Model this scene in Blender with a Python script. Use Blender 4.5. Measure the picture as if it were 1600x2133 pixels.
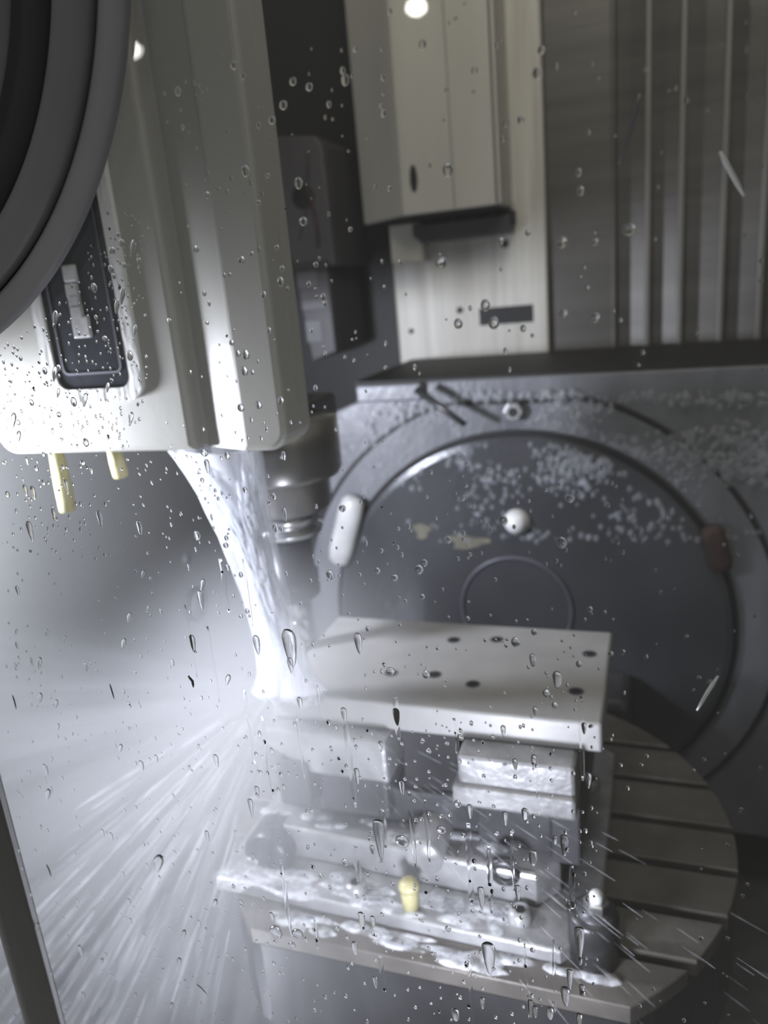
import bpy, bmesh, math, random
from mathutils import Vector, Matrix, noise as mnoise

for o in list(bpy.data.objects):
    bpy.data.objects.remove(o, do_unlink=True)
scene = bpy.context.scene
COL = scene.collection

# ------------------------------------------------------------------ camera
FPX = 1600.0
PSI, PIT, ROL = math.radians(20), math.radians(16.2), math.radians(5.21)
CAM = Vector((0, 0, 1.0))
Fw = Vector((-math.sin(PSI) * math.cos(PIT), math.cos(PSI) * math.cos(PIT), -math.sin(PIT)))
R0 = Vector((math.cos(PSI), math.sin(PSI), 0))
D0 = Fw.cross(R0)
Rt = R0 * math.cos(ROL) + D0 * math.sin(ROL)
Dn = D0 * math.cos(ROL) - R0 * math.sin(ROL)
cd = bpy.data.cameras.new('camera')
cam = bpy.data.objects.new('camera', cd)
COL.objects.link(cam)
cam.matrix_world = Matrix(((Rt.x, -Dn.x, -Fw.x, CAM.x), (Rt.y, -Dn.y, -Fw.y, CAM.y),
                           (Rt.z, -Dn.z, -Fw.z, CAM.z), (0, 0, 0, 1)))
cd.sensor_width = 36.0
cd.lens = 36.0 * FPX / 2133.0
cd.clip_start = 0.01
cd.dof.use_dof = True
cd.dof.focus_distance = 0.33
cd.dof.aperture_fstop = 8.0
scene.camera = cam

# ------------------------------------------------------------------ light
scene.view_settings.view_transform = 'Standard'
scene.view_settings.look = 'None'
scene.view_settings.gamma = 1.0
scene.view_settings.use_curve_mapping = False
scene.view_settings.exposure = 0.0
cy = scene.cycles                      # short light paths: enough for pane, drops and a bounce or two
cy.max_bounces, cy.diffuse_bounces, cy.glossy_bounces = 8, 2, 3
cy.transmission_bounces, cy.transparent_max_bounces, cy.volume_bounces = 6, 16, 1
cy.use_adaptive_sampling, cy.adaptive_threshold = True, 0.03
cy.caustics_reflective = False
cy.caustics_refractive = False
w = bpy.data.worlds.new('workshop_air')
scene.world = w
w.use_nodes = True
w.node_tree.nodes['Background'].inputs[0].default_value = (1.0, 0.98, 0.95, 1)
w.node_tree.nodes['Background'].inputs[1].default_value = 0.22


def area_light(name, loc, target, sx, sy, power, col):
    l = bpy.data.lights.new(name, 'AREA')
    l.shape = 'RECTANGLE'
    l.size, l.size_y, l.energy, l.color = sx, sy, power, col
    o = bpy.data.objects.new(name, l)
    COL.objects.link(o)
    o.location = loc
    o.rotation_euler = (Vector(target) - Vector(loc)).to_track_quat('-Z', 'Y').to_euler()
    return o


# the machine's cold LED work lamp on the front left pillar, and the warm hall light from above
def bulb(name, kind, loc, power, col, size, target=None, angle=100, blend=0.6):
    l = bpy.data.lights.new(name, kind)
    l.energy, l.color, l.shadow_soft_size = power, col, size
    o = bpy.data.objects.new(name, l)
    COL.objects.link(o)
    o.location = loc
    if kind == 'SPOT':
        l.spot_size, l.spot_blend = math.radians(angle), blend
        o.rotation_euler = (Vector(target) - Vector(loc)).to_track_quat('-Z', 'Y').to_euler()
    return o


COLD = (0.86, 0.875, 1.0)
bulb('work_lamp', 'SPOT', (-0.535, 0.395, 0.893), 17.0, COLD, 0.03, (-0.235, 0.995, 0.543), 160, 0.4)
bulb('sump_fill', 'POINT', (-0.42, 0.275, 0.32), 1.6, COLD, 0.03)  # added fill light low out of view, lifts the left wall and mist
bulb('sill_fill', 'POINT', (-0.12, 0.264, 0.60), 2.8, COLD, 0.02)  # added fill light below the view, brightens the block and vise fronts
# two small ceiling lamps of the hall, behind the camera; the door glass mirrors them
for name, loc, tgt in (('ceiling_lamp', (-0.462, -1.230, 1.541), None), ('ceiling_lamp', (-1.016, -1.035, 1.512), None)):
    l_ = area_light(name, loc, (-0.1, 0.25, 1.08), 0.042, 0.030, 0.12, (1.0, 0.98, 0.92))
    l_.data.shape = 'ELLIPSE'
area_light('hall_lamp', (0.0, 0.36, 1.72), (-0.15, 1.1, 1.15), 0.5, 0.25, 2.4, (1.0, 0.93, 0.80))


# ------------------------------------------------------------------ helpers
def ray(x, y):
    return Fw + Rt * ((x - 800) / FPX) + Dn * ((y - 1066.5) / FPX)


def atY(x, y, Y):
    d = ray(x, y)
    return CAM + d * ((Y - CAM.y) / d.y)


def atZ(x, y, Z):
    d = ray(x, y)
    return CAM + d * ((Z - CAM.z) / d.z)


def atX(x, y, X):
    d = ray(x, y)
    return CAM + d * ((X - CAM.x) / d.x)


MATS = {}


def mat(name, col, rough=0.5, metal=0.0, var=0.15, scale=12.0, stretch=(1, 1, 1), bump=0.0, bscale=80.0,
        bstretch=(1, 1, 1), col2=None, spec=0.5, rvar=0.0):
    m = bpy.data.materials.new(name)
    m.use_nodes = True
    nt = m.node_tree
    b = nt.nodes['Principled BSDF']
    b.inputs['Roughness'].default_value = rough
    b.inputs['Metallic'].default_value = metal
    b.inputs['Specular IOR Level'].default_value = spec
    tc = nt.nodes.new('ShaderNodeTexCoord')
    mp = nt.nodes.new('ShaderNodeMapping')
    mp.inputs['Scale'].default_value = stretch
    nt.links.new(tc.outputs['Object'], mp.inputs[0])
    nz = nt.nodes.new('ShaderNodeTexNoise')
    nz.inputs['Scale'].default_value = scale
    nz.inputs['Detail'].default_value = 5
    nt.links.new(mp.outputs[0], nz.inputs['Vector'])
    rp = nt.nodes.new('ShaderNodeValToRGB')
    if col2 is None:
        col2 = [c * (1 - var) for c in col]
        col = [min(1, c * (1 + var)) for c in col]
    rp.color_ramp.elements[0].position = 0.33
    rp.color_ramp.elements[1].position = 0.67
    rp.color_ramp.elements[0].color = (*col2, 1)
    rp.color_ramp.elements[1].color = (*col, 1)
    nt.links.new(nz.outputs['Fac'], rp.inputs[0])
    nt.links.new(rp.outputs[0], b.inputs['Base Color'])
    if rvar:
        mr = nt.nodes.new('ShaderNodeMapRange')
        mr.inputs[1].default_value, mr.inputs[2].default_value = 0.3, 0.7
        mr.inputs[3].default_value, mr.inputs[4].default_value = max(0.02, rough - rvar), min(1, rough + rvar)
        nt.links.new(nz.outputs['Fac'], mr.inputs[0])
        nt.links.new(mr.outputs[0], b.inputs['Roughness'])
    if bump:
        mp2 = nt.nodes.new('ShaderNodeMapping')
        mp2.inputs['Scale'].default_value = bstretch
        nt.links.new(tc.outputs['Object'], mp2.inputs[0])
        n2 = nt.nodes.new('ShaderNodeTexNoise')
        n2.inputs['Scale'].default_value = bscale
        n2.inputs['Detail'].default_value = 4
        nt.links.new(mp2.outputs[0], n2.inputs['Vector'])
        bp = nt.nodes.new('ShaderNodeBump')
        bp.inputs['Strength'].default_value = bump
        bp.inputs['Distance'].default_value = 0.004
        nt.links.new(n2.outputs['Fac'], bp.inputs['Height'])
        nt.links.new(bp.outputs[0], b.inputs['Normal'])
    MATS[name] = m
    return m


def water_mat(name, col=(1, 1, 1), rough=0.0, ior=1.333):
    m = bpy.data.materials.new(name)
    m.use_nodes = True
    nt = m.node_tree
    b = nt.nodes['Principled BSDF']
    b.inputs['Base Color'].default_value = (*col, 1)
    b.inputs['Roughness'].default_value = rough
    b.inputs['IOR'].default_value = ior
    b.inputs['Transmission Weight'].default_value = 1.0
    # faint unevenness of the liquid skin
    tc = nt.nodes.new('ShaderNodeTexCoord')
    nz = nt.nodes.new('ShaderNodeTexNoise')
    nz.inputs['Scale'].default_value = 60
    nt.links.new(tc.outputs['Object'], nz.inputs['Vector'])
    bp = nt.nodes.new('ShaderNodeBump')
    bp.inputs['Strength'].default_value = 0.05
    bp.inputs['Distance'].default_value = 0.0005
    nt.links.new(nz.outputs['Fac'], bp.inputs['Height'])
    nt.links.new(bp.outputs[0], b.inputs['Normal'])
    MATS[name] = m
    return m


def spray_mat(name, alpha, scale, stretch, lo=0.4, hi=0.65, col=(0.93, 0.95, 1.0)):
    """aerated coolant: white scattering liquid, broken up by clear gaps"""
    m = bpy.data.materials.new(name)
    m.use_nodes = True
    nt = m.node_tree
    b = nt.nodes['Principled BSDF']
    out = nt.nodes['Material Output']
    b.inputs['Base Color'].default_value = (*col, 1)
    b.inputs['Roughness'].default_value = 0.25
    tl = nt.nodes.new('ShaderNodeBsdfTranslucent')
    tl.inputs[0].default_value = (*col, 1)
    mx = nt.nodes.new('ShaderNodeMixShader')
    mx.inputs[0].default_value = 0.30
    nt.links.new(b.outputs[0], mx.inputs[1])
    nt.links.new(tl.outputs[0], mx.inputs[2])
    tr = nt.nodes.new('ShaderNodeBsdfTransparent')
    tc = nt.nodes.new('ShaderNodeTexCoord')
    mp = nt.nodes.new('ShaderNodeMapping')
    mp.inputs['Scale'].default_value = stretch
    nt.links.new(tc.outputs['Object'], mp.inputs[0])
    nz = nt.nodes.new('ShaderNodeTexNoise')
    nz.inputs['Scale'].default_value = scale
    nz.inputs['Detail'].default_value = 4
    nt.links.new(mp.outputs[0], nz.inputs['Vector'])
    mr = nt.nodes.new('ShaderNodeMapRange')
    mr.inputs[1].default_value, mr.inputs[2].default_value = lo, hi
    mr.inputs[3].default_value, mr.inputs[4].default_value = alpha * 0.12, alpha
    nt.links.new(nz.outputs['Fac'], mr.inputs[0])
    m2 = nt.nodes.new('ShaderNodeMixShader')
    nt.links.new(mr.outputs[0], m2.inputs[0])
    nt.links.new(tr.outputs[0], m2.inputs[1])
    nt.links.new(mx.outputs[0], m2.inputs[2])
    nt.links.new(m2.outputs[0], out.inputs[0])
    MATS[name] = m
    return m


def obj(name, bm, m, parent=None, smooth=False):
    me = bpy.data.meshes.new(name)
    if smooth:
        for f in bm.faces:
            f.smooth = True
    bm.normal_update()
    bm.to_mesh(me)
    bm.free()
    o = bpy.data.objects.new(name, me)
    COL.objects.link(o)
    if m:
        me.materials.append(MATS[m] if isinstance(m, str) else m)
    if parent:
        o.parent = parent
    return o


def tag(o, label=None, cat=None, group=None, kind=None):
    if label:
        o['label'] = label
    if cat:
        o['category'] = cat
    if group:
        o['group'] = group
    if kind:
        o['kind'] = kind
    return o


def empty(name, loc=(0, 0, 0)):
    o = bpy.data.objects.new(name, None)
    COL.objects.link(o)
    o.empty_display_size = 0.02
    return o          # kept at the origin so that children use world coordinates


def box(x0, x1, y0, y1, z0, z1, bev=0.0, seg=2, bm=None):
    b = bm or bmesh.new()
    r = bmesh.ops.create_cube(b, size=1.0)
    for v in r['verts']:
        v.co = Vector(((x0 + x1) / 2 + v.co.x * (x1 - x0), (y0 + y1) / 2 + v.co.y * (y1 - y0),
                       (z0 + z1) / 2 + v.co.z * (z1 - z0)))
    if bev:
        es = list({e for v in r['verts'] for e in v.link_edges})
        bmesh.ops.bevel(b, geom=es, offset=bev, segments=seg, profile=0.5, affect='EDGES')
    return b


def prism(pts, axis, a, c, bev=0.0, seg=2, bm=None):
    """extrude a 2-D outline along an axis from a to c; 'y': pts are (x,z); 'z': (x,y); 'x': (y,z)"""
    b = bm or bmesh.new()

    def P(p, t):
        return {'y': (p[0], t, p[1]), 'z': (p[0], p[1], t), 'x': (t, p[0], p[1])}[axis]
    v0 = [b.verts.new(P(p, a)) for p in pts]
    v1 = [b.verts.new(P(p, c)) for p in pts]
    n = len(pts)
    fs = [b.faces.new(v0), b.faces.new(v1[::-1])]
    for i in range(n):
        fs.append(b.faces.new((v0[i], v1[i], v1[(i + 1) % n], v0[(i + 1) % n])))
    bmesh.ops.recalc_face_normals(b, faces=fs)
    if bev:
        es = list({e for f in fs[:2] for e in f.edges})
        bmesh.ops.bevel(b, geom=es, offset=bev, segments=seg, profile=0.5, affect='EDGES')
    return b


def rrect(x0, x1, z0, z1, r, seg=6, corners=(1, 1, 1, 1)):
    """rounded rectangle outline; corners: lower left, lower right, upper right, upper left"""
    out = []
    for k, (cx, cz, a0) in enumerate(((x0, z0, 180), (x1, z0, 270), (x1, z1, 0), (x0, z1, 90))):
        if not corners[k]:
            out.append((cx, cz))
            continue
        ox = cx + (r if k in (0, 3) else -r)
        oz = cz + (r if k in (0, 1) else -r)
        for i in range(seg + 1):
            a = math.radians(a0 + 90 * i / seg)
            out.append((ox + r * math.cos(a), oz + r * math.sin(a)))
    return out


def ringprism(outer, inner, axis, a, c, bm=None):
    b = bm or bmesh.new()

    def P(p, t):
        return {'y': (p[0], t, p[1]), 'z': (p[0], p[1], t), 'x': (t, p[0], p[1])}[axis]
    n = len(outer)
    A = [b.verts.new(P(p, a)) for p in outer]
    B = [b.verts.new(P(p, a)) for p in inner]
    Cc = [b.verts.new(P(p, c)) for p in outer]
    Dd = [b.verts.new(P(p, c)) for p in inner]
    fs = []
    for i in range(n):
        j = (i + 1) % n
        fs += [b.faces.new((A[i], A[j], B[j], B[i])), b.faces.new((Cc[i], Dd[i], Dd[j], Cc[j])),
               b.faces.new((A[i], Cc[i], Cc[j], A[j])), b.faces.new((B[i], B[j], Dd[j], Dd[i]))]
    bmesh.ops.recalc_face_normals(b, faces=fs)
    return b


def lathe(prof, origin, axis='z', seg=48, a0=0.0, a1=2 * math.pi, bm=None):
    """revolve (radius, height) profile about an axis through origin"""
    b = bm or bmesh.new()
    full = abs(a1 - a0 - 2 * math.pi) < 1e-6
    n = seg if full else seg + 1
    rings = []
    for r, h in prof:
        ring = []
        if r < 1e-7:
            p = {'z': (0, 0, h), 'y': (0, h, 0), 'x': (h, 0, 0)}[axis]
            ring = [b.verts.new(Vector(origin) + Vector(p))]
        else:
            for i in range(n):
                a = a0 + (a1 - a0) * i / seg
                c, s = r * math.cos(a), r * math.sin(a)
                p = {'z': (c, s, h), 'y': (c, h, s), 'x': (h, c, s)}[axis]
                ring.append(b.verts.new(Vector(origin) + Vector(p)))
        rings.append(ring)
    fs = []
    for k in range(len(rings) - 1):
        A, B = rings[k], rings[k + 1]
        m = n if full else n - 1
        for i in range(m):
            j = (i + 1) % n
            if len(A) == 1 and len(B) == 1:
                continue
            if len(A) == 1:
                fs.append(b.faces.new((A[0], B[i], B[j])))
            elif len(B) == 1:
                fs.append(b.faces.new((A[i], B[0], A[j])))
            else:
                fs.append(b.faces.new((A[i], B[i], B[j], A[j])))
    bmesh.ops.recalc_face_normals(b, faces=fs)
    return b


def tube(path, radii, seg=8, flat=1.0, caps=True, bm=None):
    b = bm or bmesh.new()
    path = [Vector(p) for p in path]
    if not isinstance(radii, (list, tuple)):
        radii = [radii] * len(path)
    rings = []
    for i, p in enumerate(path):
        t = (path[min(i + 1, len(path) - 1)] - path[max(i - 1, 0)]).normalized()
        u = t.cross(Vector((0, 1, 0.001)))
        if u.length < 1e-4:
            u = t.cross(Vector((1, 0, 0)))
        u.normalize()
        v = t.cross(u)
        rings.append([b.verts.new(p + u * (radii[i] * math.cos(2 * math.pi * k / seg)) +
                                  v * (radii[i] * flat * math.sin(2 * math.pi * k / seg))) for k in range(seg)])
    for i in range(len(rings) - 1):
        for k in range(seg):
            b.faces.new((rings[i][k], rings[i][(k + 1) % seg], rings[i + 1][(k + 1) % seg], rings[i + 1][k]))
    if caps:
        b.faces.new(rings[0][::-1])
        b.faces.new(rings[-1])
    return b


# ------------------------------------------------------------------ materials
mat('cream_paint', (0.34, 0.335, 0.305), 0.38, 0, 0.06, 5, (1, 1, .5), 0.04, 60)
mat('column_paint', (0.56, 0.545, 0.48), 0.42, 0, 0.10, 9, (1.6, 1, .25), 0.04, 60)
mat('stained_paint', (0.70, 0.69, 0.635), 0.42, 0, 0.1, 7, (9, 1, .5), 0.04, 60, col2=(0.50, 0.475, 0.415))
mat('grey_paint', (0.30, 0.30, 0.31), 0.45, 0, 0.12, 8, (1, 1, .4), 0.05, 50)
mat('dark_paint', (0.019, 0.019, 0.020), 0.55, 0, 0.25, 6, (1, 1, .5), 0.05, 40)
mat('top_cover_black', (0.035, 0.035, 0.037), 0.6, 0, 0.2, 9)
mat('dark_slot', (0.010, 0.010, 0.011), 0.6, 0, 0.2, 9)
mat('slate_bracket', (0.055, 0.055, 0.060), 0.5, 0, 0.2, 9)
mat('bellows_plate', (0.10, 0.095, 0.086), 0.42, 0.2, 0.14, 14, (.15, 1, 4), 0.06, 90, (.2, 1, 3))
mat('bellows_ridge', (0.20, 0.195, 0.18), 0.45, 0.1, 0.12, 20, (1, 1, .3))
mat('wall_steel', (0.39, 0.395, 0.39), 0.42, 0.25, 0.06, 3, (1, 1, .35), 0.05, 30, (1, 1, .15), rvar=0.05)
mat('floor_steel', (0.17, 0.17, 0.18), 0.30, 0.3, 0.35, 12, (1, 1, 1), 0.25, 45)
mat('housing_iron', (0.20, 0.206, 0.228), 0.38, 0.1, 0.18, 22, (1, 1, .45), 0.22, 120, (1, 1, .5))
mat('faceplate_iron', (0.080, 0.083, 0.092), 0.27, 0.35, 0.16, 10, (1, 1, .6), 0.10, 90)
mat('groove_dark', (0.022, 0.022, 0.025), 0.45, 0.2, 0.2, 30)
mat('ring_grey', (0.14, 0.14, 0.165), 0.4, 0.4, 0.1, 30)
mat('steel', (0.55, 0.55, 0.56), 0.25, 0.9, 0.08, 30, rvar=0.08)
mat('spindle_steel', (0.27, 0.265, 0.26), 0.30, 0.75, 0.12, 16, (1, 1, .2))
mat('dark_steel', (0.075, 0.075, 0.08), 0.33, 0.6, 0.2, 20)
mat('table_iron', (0.16, 0.148, 0.135), 0.42, 0.35, 0.22, 26, (1, 1, 1), 0.16, 70)
mat('fixture_steel', (0.36, 0.36, 0.37), 0.34, 0.35, 0.28, 34, (1, 1, 1), 0.30, 60)
mat('fixture_dark', (0.10, 0.10, 0.11), 0.36, 0.45, 0.25, 24, (1, 1, 1), 0.2, 60)
mat('workpiece_aluminium', (0.46, 0.455, 0.455), 0.42, 0.15, 0.08, 28, (1, 1, 1), 0.06, 80)
mat('bar_white', (0.62, 0.62, 0.62), 0.35, 0, 0.1, 40)
mat('rubber_black', (0.012, 0.012, 0.013), 0.5, 0, 0.2, 30)
mat('rubber_grey', (0.27, 0.27, 0.28), 0.45, 0, 0.08, 12)
mat('rubber_mid', (0.18, 0.18, 0.185), 0.5, 0, 0.1, 12)
mat('lens_dark', (0.030, 0.032, 0.038), 0.12, 0, 0.2, 20, bump=0.15, bscale=90)
mat('wet_frame', (0.62, 0.62, 0.60), 0.16, 0, 0.06, 20, (1, 1, .3), 0.7, 120, (1, 1, .3))
mat('led_chip', (0.50, 0.50, 0.50), 0.25, 0.2, 0.2, 60)
mat('nozzle_yellow', (0.50, 0.46, 0.25), 0.35, 0, 0.12, 60, (1, 1, .2), 0.2, 90)
mat('glint_yellow', (0.17, 0.16, 0.125), 0.55, 0, 0.3, 60)
mat('rust_red', (0.075, 0.048, 0.045), 0.6, 0, 0.3, 40)
mat('cover_violet', (0.105, 0.100, 0.108), 0.5, 0, 0.14, 12, (1, 1, .5), 0.05, 40)
mat('label_grey', (0.175, 0.175, 0.185), 0.5, 0, 0.12, 18)
mat('chip_bright', (0.92, 0.92, 0.92), 0.3, 0.0, 0.1, 60)
mat('chip_dark', (0.03, 0.03, 0.03), 0.35, 0.5, 0.2, 60)
water_mat('water')
m_ = mat('wall_water', (0.55, 0.57, 0.62), 0.06, 0, 0.1, 60)
m_.node_tree.nodes['Principled BSDF'].inputs['Alpha'].default_value = 0.28
spray_mat('stream_white', 0.97, 55, (1.4, 1.4, .12), 0.30, 0.52)
spray_mat('stream_outer', 0.75, 55, (1.4, 1.4, .10), 0.36, 0.60)
spray_mat('strand_white', 0.55, 60, (1, 1, .3), 0.30, 0.60)
spray_mat('mist_streak', 0.13, 40, (1, 1, 1), 0.30, 0.60)
spray_mat('foam_white', 0.75, 90, (1, 1, .6), 0.38, 0.62)

g = bpy.data.materials.new('pane_glass')
g.use_nodes = True
nt = g.node_tree
nt.nodes.remove(nt.nodes['Principled BSDF'])
tr = nt.nodes.new('ShaderNodeBsdfTransparent')
tr.inputs[0].default_value = (0.965, 0.975, 0.97, 1)
gl = nt.nodes.new('ShaderNodeBsdfGlossy')
gl.inputs['Roughness'].default_value = 0.02
fr = nt.nodes.new('ShaderNodeFresnel')
ge = nt.nodes.new('ShaderNodeNewGeometry')
im = nt.nodes.new('ShaderNodeMix')          # parallel faces: the same reflectance going in and out
im.inputs[2].default_value, im.inputs[3].default_value = 1.45, 1 / 1.45
nt.links.new(ge.outputs['Backfacing'], im.inputs[0])
nt.links.new(im.outputs[0], fr.inputs[0])
mx = nt.nodes.new('ShaderNodeMixShader')
nt.links.new(fr.outputs[0], mx.inputs[0])
nt.links.new(tr.outputs[0], mx.inputs[1])
nt.links.new(gl.outputs[0], mx.inputs[2])
nt.links.new(mx.outputs[0], nt.nodes['Material Output'].inputs[0])
MATS['pane_glass'] = g

# ------------------------------------------------------------------ setting
GY = 0.250           # outer face of the door glass
GI = 0.255           # inner, wet face
XL, YB, ZF = -0.72, 1.25, 0.20


def struct(name, bm, m, parent=None, smooth=False):
    o = obj(name, bm, m, parent, smooth)
    if not parent:
        o['kind'] = 'structure'
    return o


struct('floor', box(XL - .02, 0.62, 0.20, YB + .02, ZF - .03, ZF), 'floor_steel')
wl = struct('wall_left', box(XL - .02, XL, 0.20, YB + .02, ZF, 1.62), 'wall_steel')
struct('wall_back', box(XL, 0.60, YB, YB + .02, ZF, 1.62), 'dark_paint')
struct('wall_right', box(0.60, 0.62, 0.20, YB + .02, ZF, 1.62), 'dark_paint')
struct('wall_front', box(XL, 0.60, 0.20, 0.248, ZF, 0.42), 'wall_steel')
struct('window_1', box(-0.70, 0.58, GY, GI, 0.42, 1.55), 'pane_glass')

# round port on the left wall
pc = atX(405, 1258, XL)
obj('port_ring', lathe([(.022, 0), (.030, 0), (.031, .003), (.029, .006), (.023, .006), (.022, 0)], (XL, pc.y, pc.z), 'x', 32),
    'dark_paint', wl, True)
obj('port_plug', lathe([(0, .004), (.019, .003), (.021, .001), (.021, 0)], (XL, pc.y, pc.z), 'x', 32), 'wall_steel', wl, True)
pc = atX(388, 1165, XL)
obj('wall_screw', lathe([(0, .003), (.007, .002), (.009, 0)], (XL, pc.y, pc.z), 'x', 16), 'grey_paint', wl, True)

# black rubber seal, lower left
sx0, sx1 = atY(68, 2133, .2575).x, atY(131, 2133, .2575).x
t = struct('trim_1', prism(rrect(sx0, sx1, .2552, .2605, .002, 3), 'z', .42, 1.54), 'rubber_black')
obj('seal_lip', box(sx0 - .004, sx0 - .0012, .2552, .258, .42, 1.54, .0008), 'rubber_grey', t)
obj('seal_lip', box(sx1 + .0002, sx1 + .0012, .2552, .258, .42, 1.54, .0004), 'rubber_mid', t)

# ------------------------------------------------------------------ round window rim, top left, outside the glass
RY = 0.244
pa, pb, pcx = [atY(*q, RY + .003) for q in ((262, 20), (213, 330), (0, 688))]


def circ3(a, b, c):
    ax, ay, bx, by, cx, cy = a.x, a.z, b.x, b.z, c.x, c.z
    d = 2 * (ax * (by - cy) + bx * (cy - ay) + cx * (ay - by))
    ux = ((ax**2 + ay**2) * (by - cy) + (bx**2 + by**2) * (cy - ay) + (cx**2 + cy**2) * (ay - by)) / d
    uz = ((ax**2 + ay**2) * (cx - bx) + (bx**2 + by**2) * (ax - cx) + (cx**2 + cy**2) * (bx - ax)) / d
    return ux, uz, math.hypot(ax - ux, ay - uz)


rx, rz, rr = circ3(pa, pb, pcx)
sw = empty('round_window')
k = rr
obj('outer_lip', lathe([(k - .0098, .0058), (k - .0098, .0015), (k - .008, .0003), (k - .003, .0005), (k - .0006, .002), (k, .0035), (k, .0058)], (rx, RY, rz), 'y', 200), 'rubber_grey', sw, True)
obj('groove', lathe([(k - .0098, .0058), (k - .0098, .0035), (k - .0116, .0035), (k - .0116, .0058)], (rx, RY, rz), 'y', 200), 'rubber_black', sw, True)
obj('middle_lip', lathe([(k - .0270, .0058), (k - .0270, .0005), (k - .024, -.003), (k - .018, -.0045), (k - .0135, -.002), (k - .0116, .0012), (k - .0116, .0058)], (rx, RY, rz), 'y', 200), 'rubber_mid', sw, True)
obj('inner_ring', lathe([(k - .044, .0058), (k - .044, .001), (k - .033, .000), (k - .0270, .002), (k - .0270, .0058)], (rx, RY, rz), 'y', 200), 'rubber_black', sw, True)
obj('disc', lathe([(0, .002), (k - .044, .002), (k - .044, .0058), (0, .0058)], (rx, RY, rz), 'y', 200), 'rubber_mid', sw, True)
tag(sw, 'black and grey banded curved rim of a round window, upper left edge', 'window rim')

# ------------------------------------------------------------------ bellows wall
bw = empty('bellows_cover')
BYp = 1.17
bz0, bz1 = 0.876, 1.60
xs = [(-0.141, -0.052)]
edges = [-0.052] + [atY(q, 420, 1.163).x for q in (1349, 1419, 1508, 1592)]
edges += [edges[-1] + .056 * i for i in (1, 2, 3)]
obj('end_plate', box(-0.141, -0.052, BYp - .004, BYp + .02, bz0, bz1, .001), 'bellows_plate', bw)
for i in range(len(edges) - 1):
    a, b_ = edges[i], edges[i + 1]
    # each fold leans back towards the middle of its span
    m_ = (a + b_) / 2
    obj('fold', prism([(a + .004, BYp), (m_, BYp + .006), (b_ - .002, BYp), (b_ - .002, BYp + .03), (a + .004, BYp + .03)], 'z', bz0, bz1), 'bellows_plate', bw)
    obj('ridge', box(b_ - .004, b_ + .004, BYp - .007, BYp + .01, bz0 + .002, bz1, .002), 'bellows_ridge', bw)
obj('ridge', box(-.055, -.049, BYp - .006, BYp + .01, bz0 + .002, bz1, .002), 'bellows_plate', bw)
obj('bottom_rail', box(-0.141, 0.40, BYp - .010, BYp + .03, bz0 - .010, bz0, .002), 'bellows_ridge', bw)
tag(bw, 'dark grey bellows wall with pale vertical ridges at the upper right', 'bellows')

# ------------------------------------------------------------------ column cover
cc = empty('column_cover')
CY = 1.15
obj('lower_panel', box(-0.370, -0.142, CY, CY + .07, 0.878, 1.60, .004), 'stained_paint', cc)
# protruding upper box with a slanted left side
UY = 1.06
uz = atY(1042, 425, UY).z
ux0, ux1, ux2 = atY(838, 405, UY).x, -.187, atY(755, 415, 1.13).x
obj('upper_box', prism([(ux1, UY), (ux0, UY), (ux2, 1.13), (ux2, 1.148), (ux1, 1.148)], 'z', uz, 1.60, .003), 'column_paint', cc)
obj('box_underside', prism([(ux1 - .004, UY + .006), (ux0, UY + .006), (ux2 + .006, 1.132), (ux2 + .006, 1.147), (ux1 - .004, 1.147)], 'z', uz - .003, uz + .001), 'dark_slot', cc)
a = atY(934, 200, UY)
obj('panel_seam', box(a.x - .0004, a.x + .0004, UY - .0006, UY + .002, uz + .001, 1.60), 'slate_bracket', cc)
a = atY(1026, 200, UY)
obj('panel_seam', box(a.x - .0012, a.x + .0012, UY - .0012, UY + .002, uz + .001, 1.60), 'slate_bracket', cc)
a = atY(862, 372, UY)
obj('keyhole', prism([(a.x + .005 * math.cos(t_), a.z + .017 * math.sin(t_)) for t_ in [i * math.pi / 8 for i in range(16)]], 'y', UY - .0015, UY + .002), 'dark_slot', cc)
# dark bracket under the box
p0, p1 = atY(880, 506, 1.11), atY(1068, 494, 1.11)
obj('cable_slot', box(atY(812, 440, 1.125).x, p1.x, 1.125, 1.1495, p0.z + .012, uz - .003, .002), 'dark_slot', cc)
obj('cable_bracket', prism([(p0.x, p0.z), (p1.x - .004, p0.z + .001), (p1.x - .004, p0.z + .024), (p0.x - .012, p0.z + .024), (p0.x - .012, p0.z + .010)], 'y', 1.105, 1.149, .002), 'slate_bracket', cc)
p0, p1 = atY(815, 500, 1.12), atY(885, 545, 1.12)
obj('side_flap', box(p0.x, p1.x, 1.112, 1.149, p1.z, p0.z + .02, .003), 'column_paint', cc)
for qx in (905, 960, 1010):
    p = atY(qx, 440, 1.115)
    obj('cable_end', tube([(p.x - .012, 1.118, uz - .002), (p.x - .012, 1.116, uz - .014), (p.x + .012, 1.116, uz - .016), (p.x + .012, 1.118, uz - .002)], .0045, 8), 'slate_bracket', cc, True)
p0, p1 = atY(1000, 678, CY), atY(1110, 634, CY)
obj('name_plate', box(p0.x, p1.x, CY - .002, CY + .002, p0.z, p1.z, .0008), 'dark_slot', cc)
for (qx, qy, r_) in ((958, 646, .0048), (1052, 508, .0055), (857, 690, .004)):
    p = atY(qx, qy, CY)
    obj('screw_head', lathe([(0, -.003), (r_ * .7, -.003), (r_, -.001), (r_, .001)], (p.x, CY, p.z), 'y', 16), 'slate_bracket', cc, True)
tag(cc, 'cream sheet metal column cover with a dark slot and stained lower panel', 'machine cover')

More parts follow.
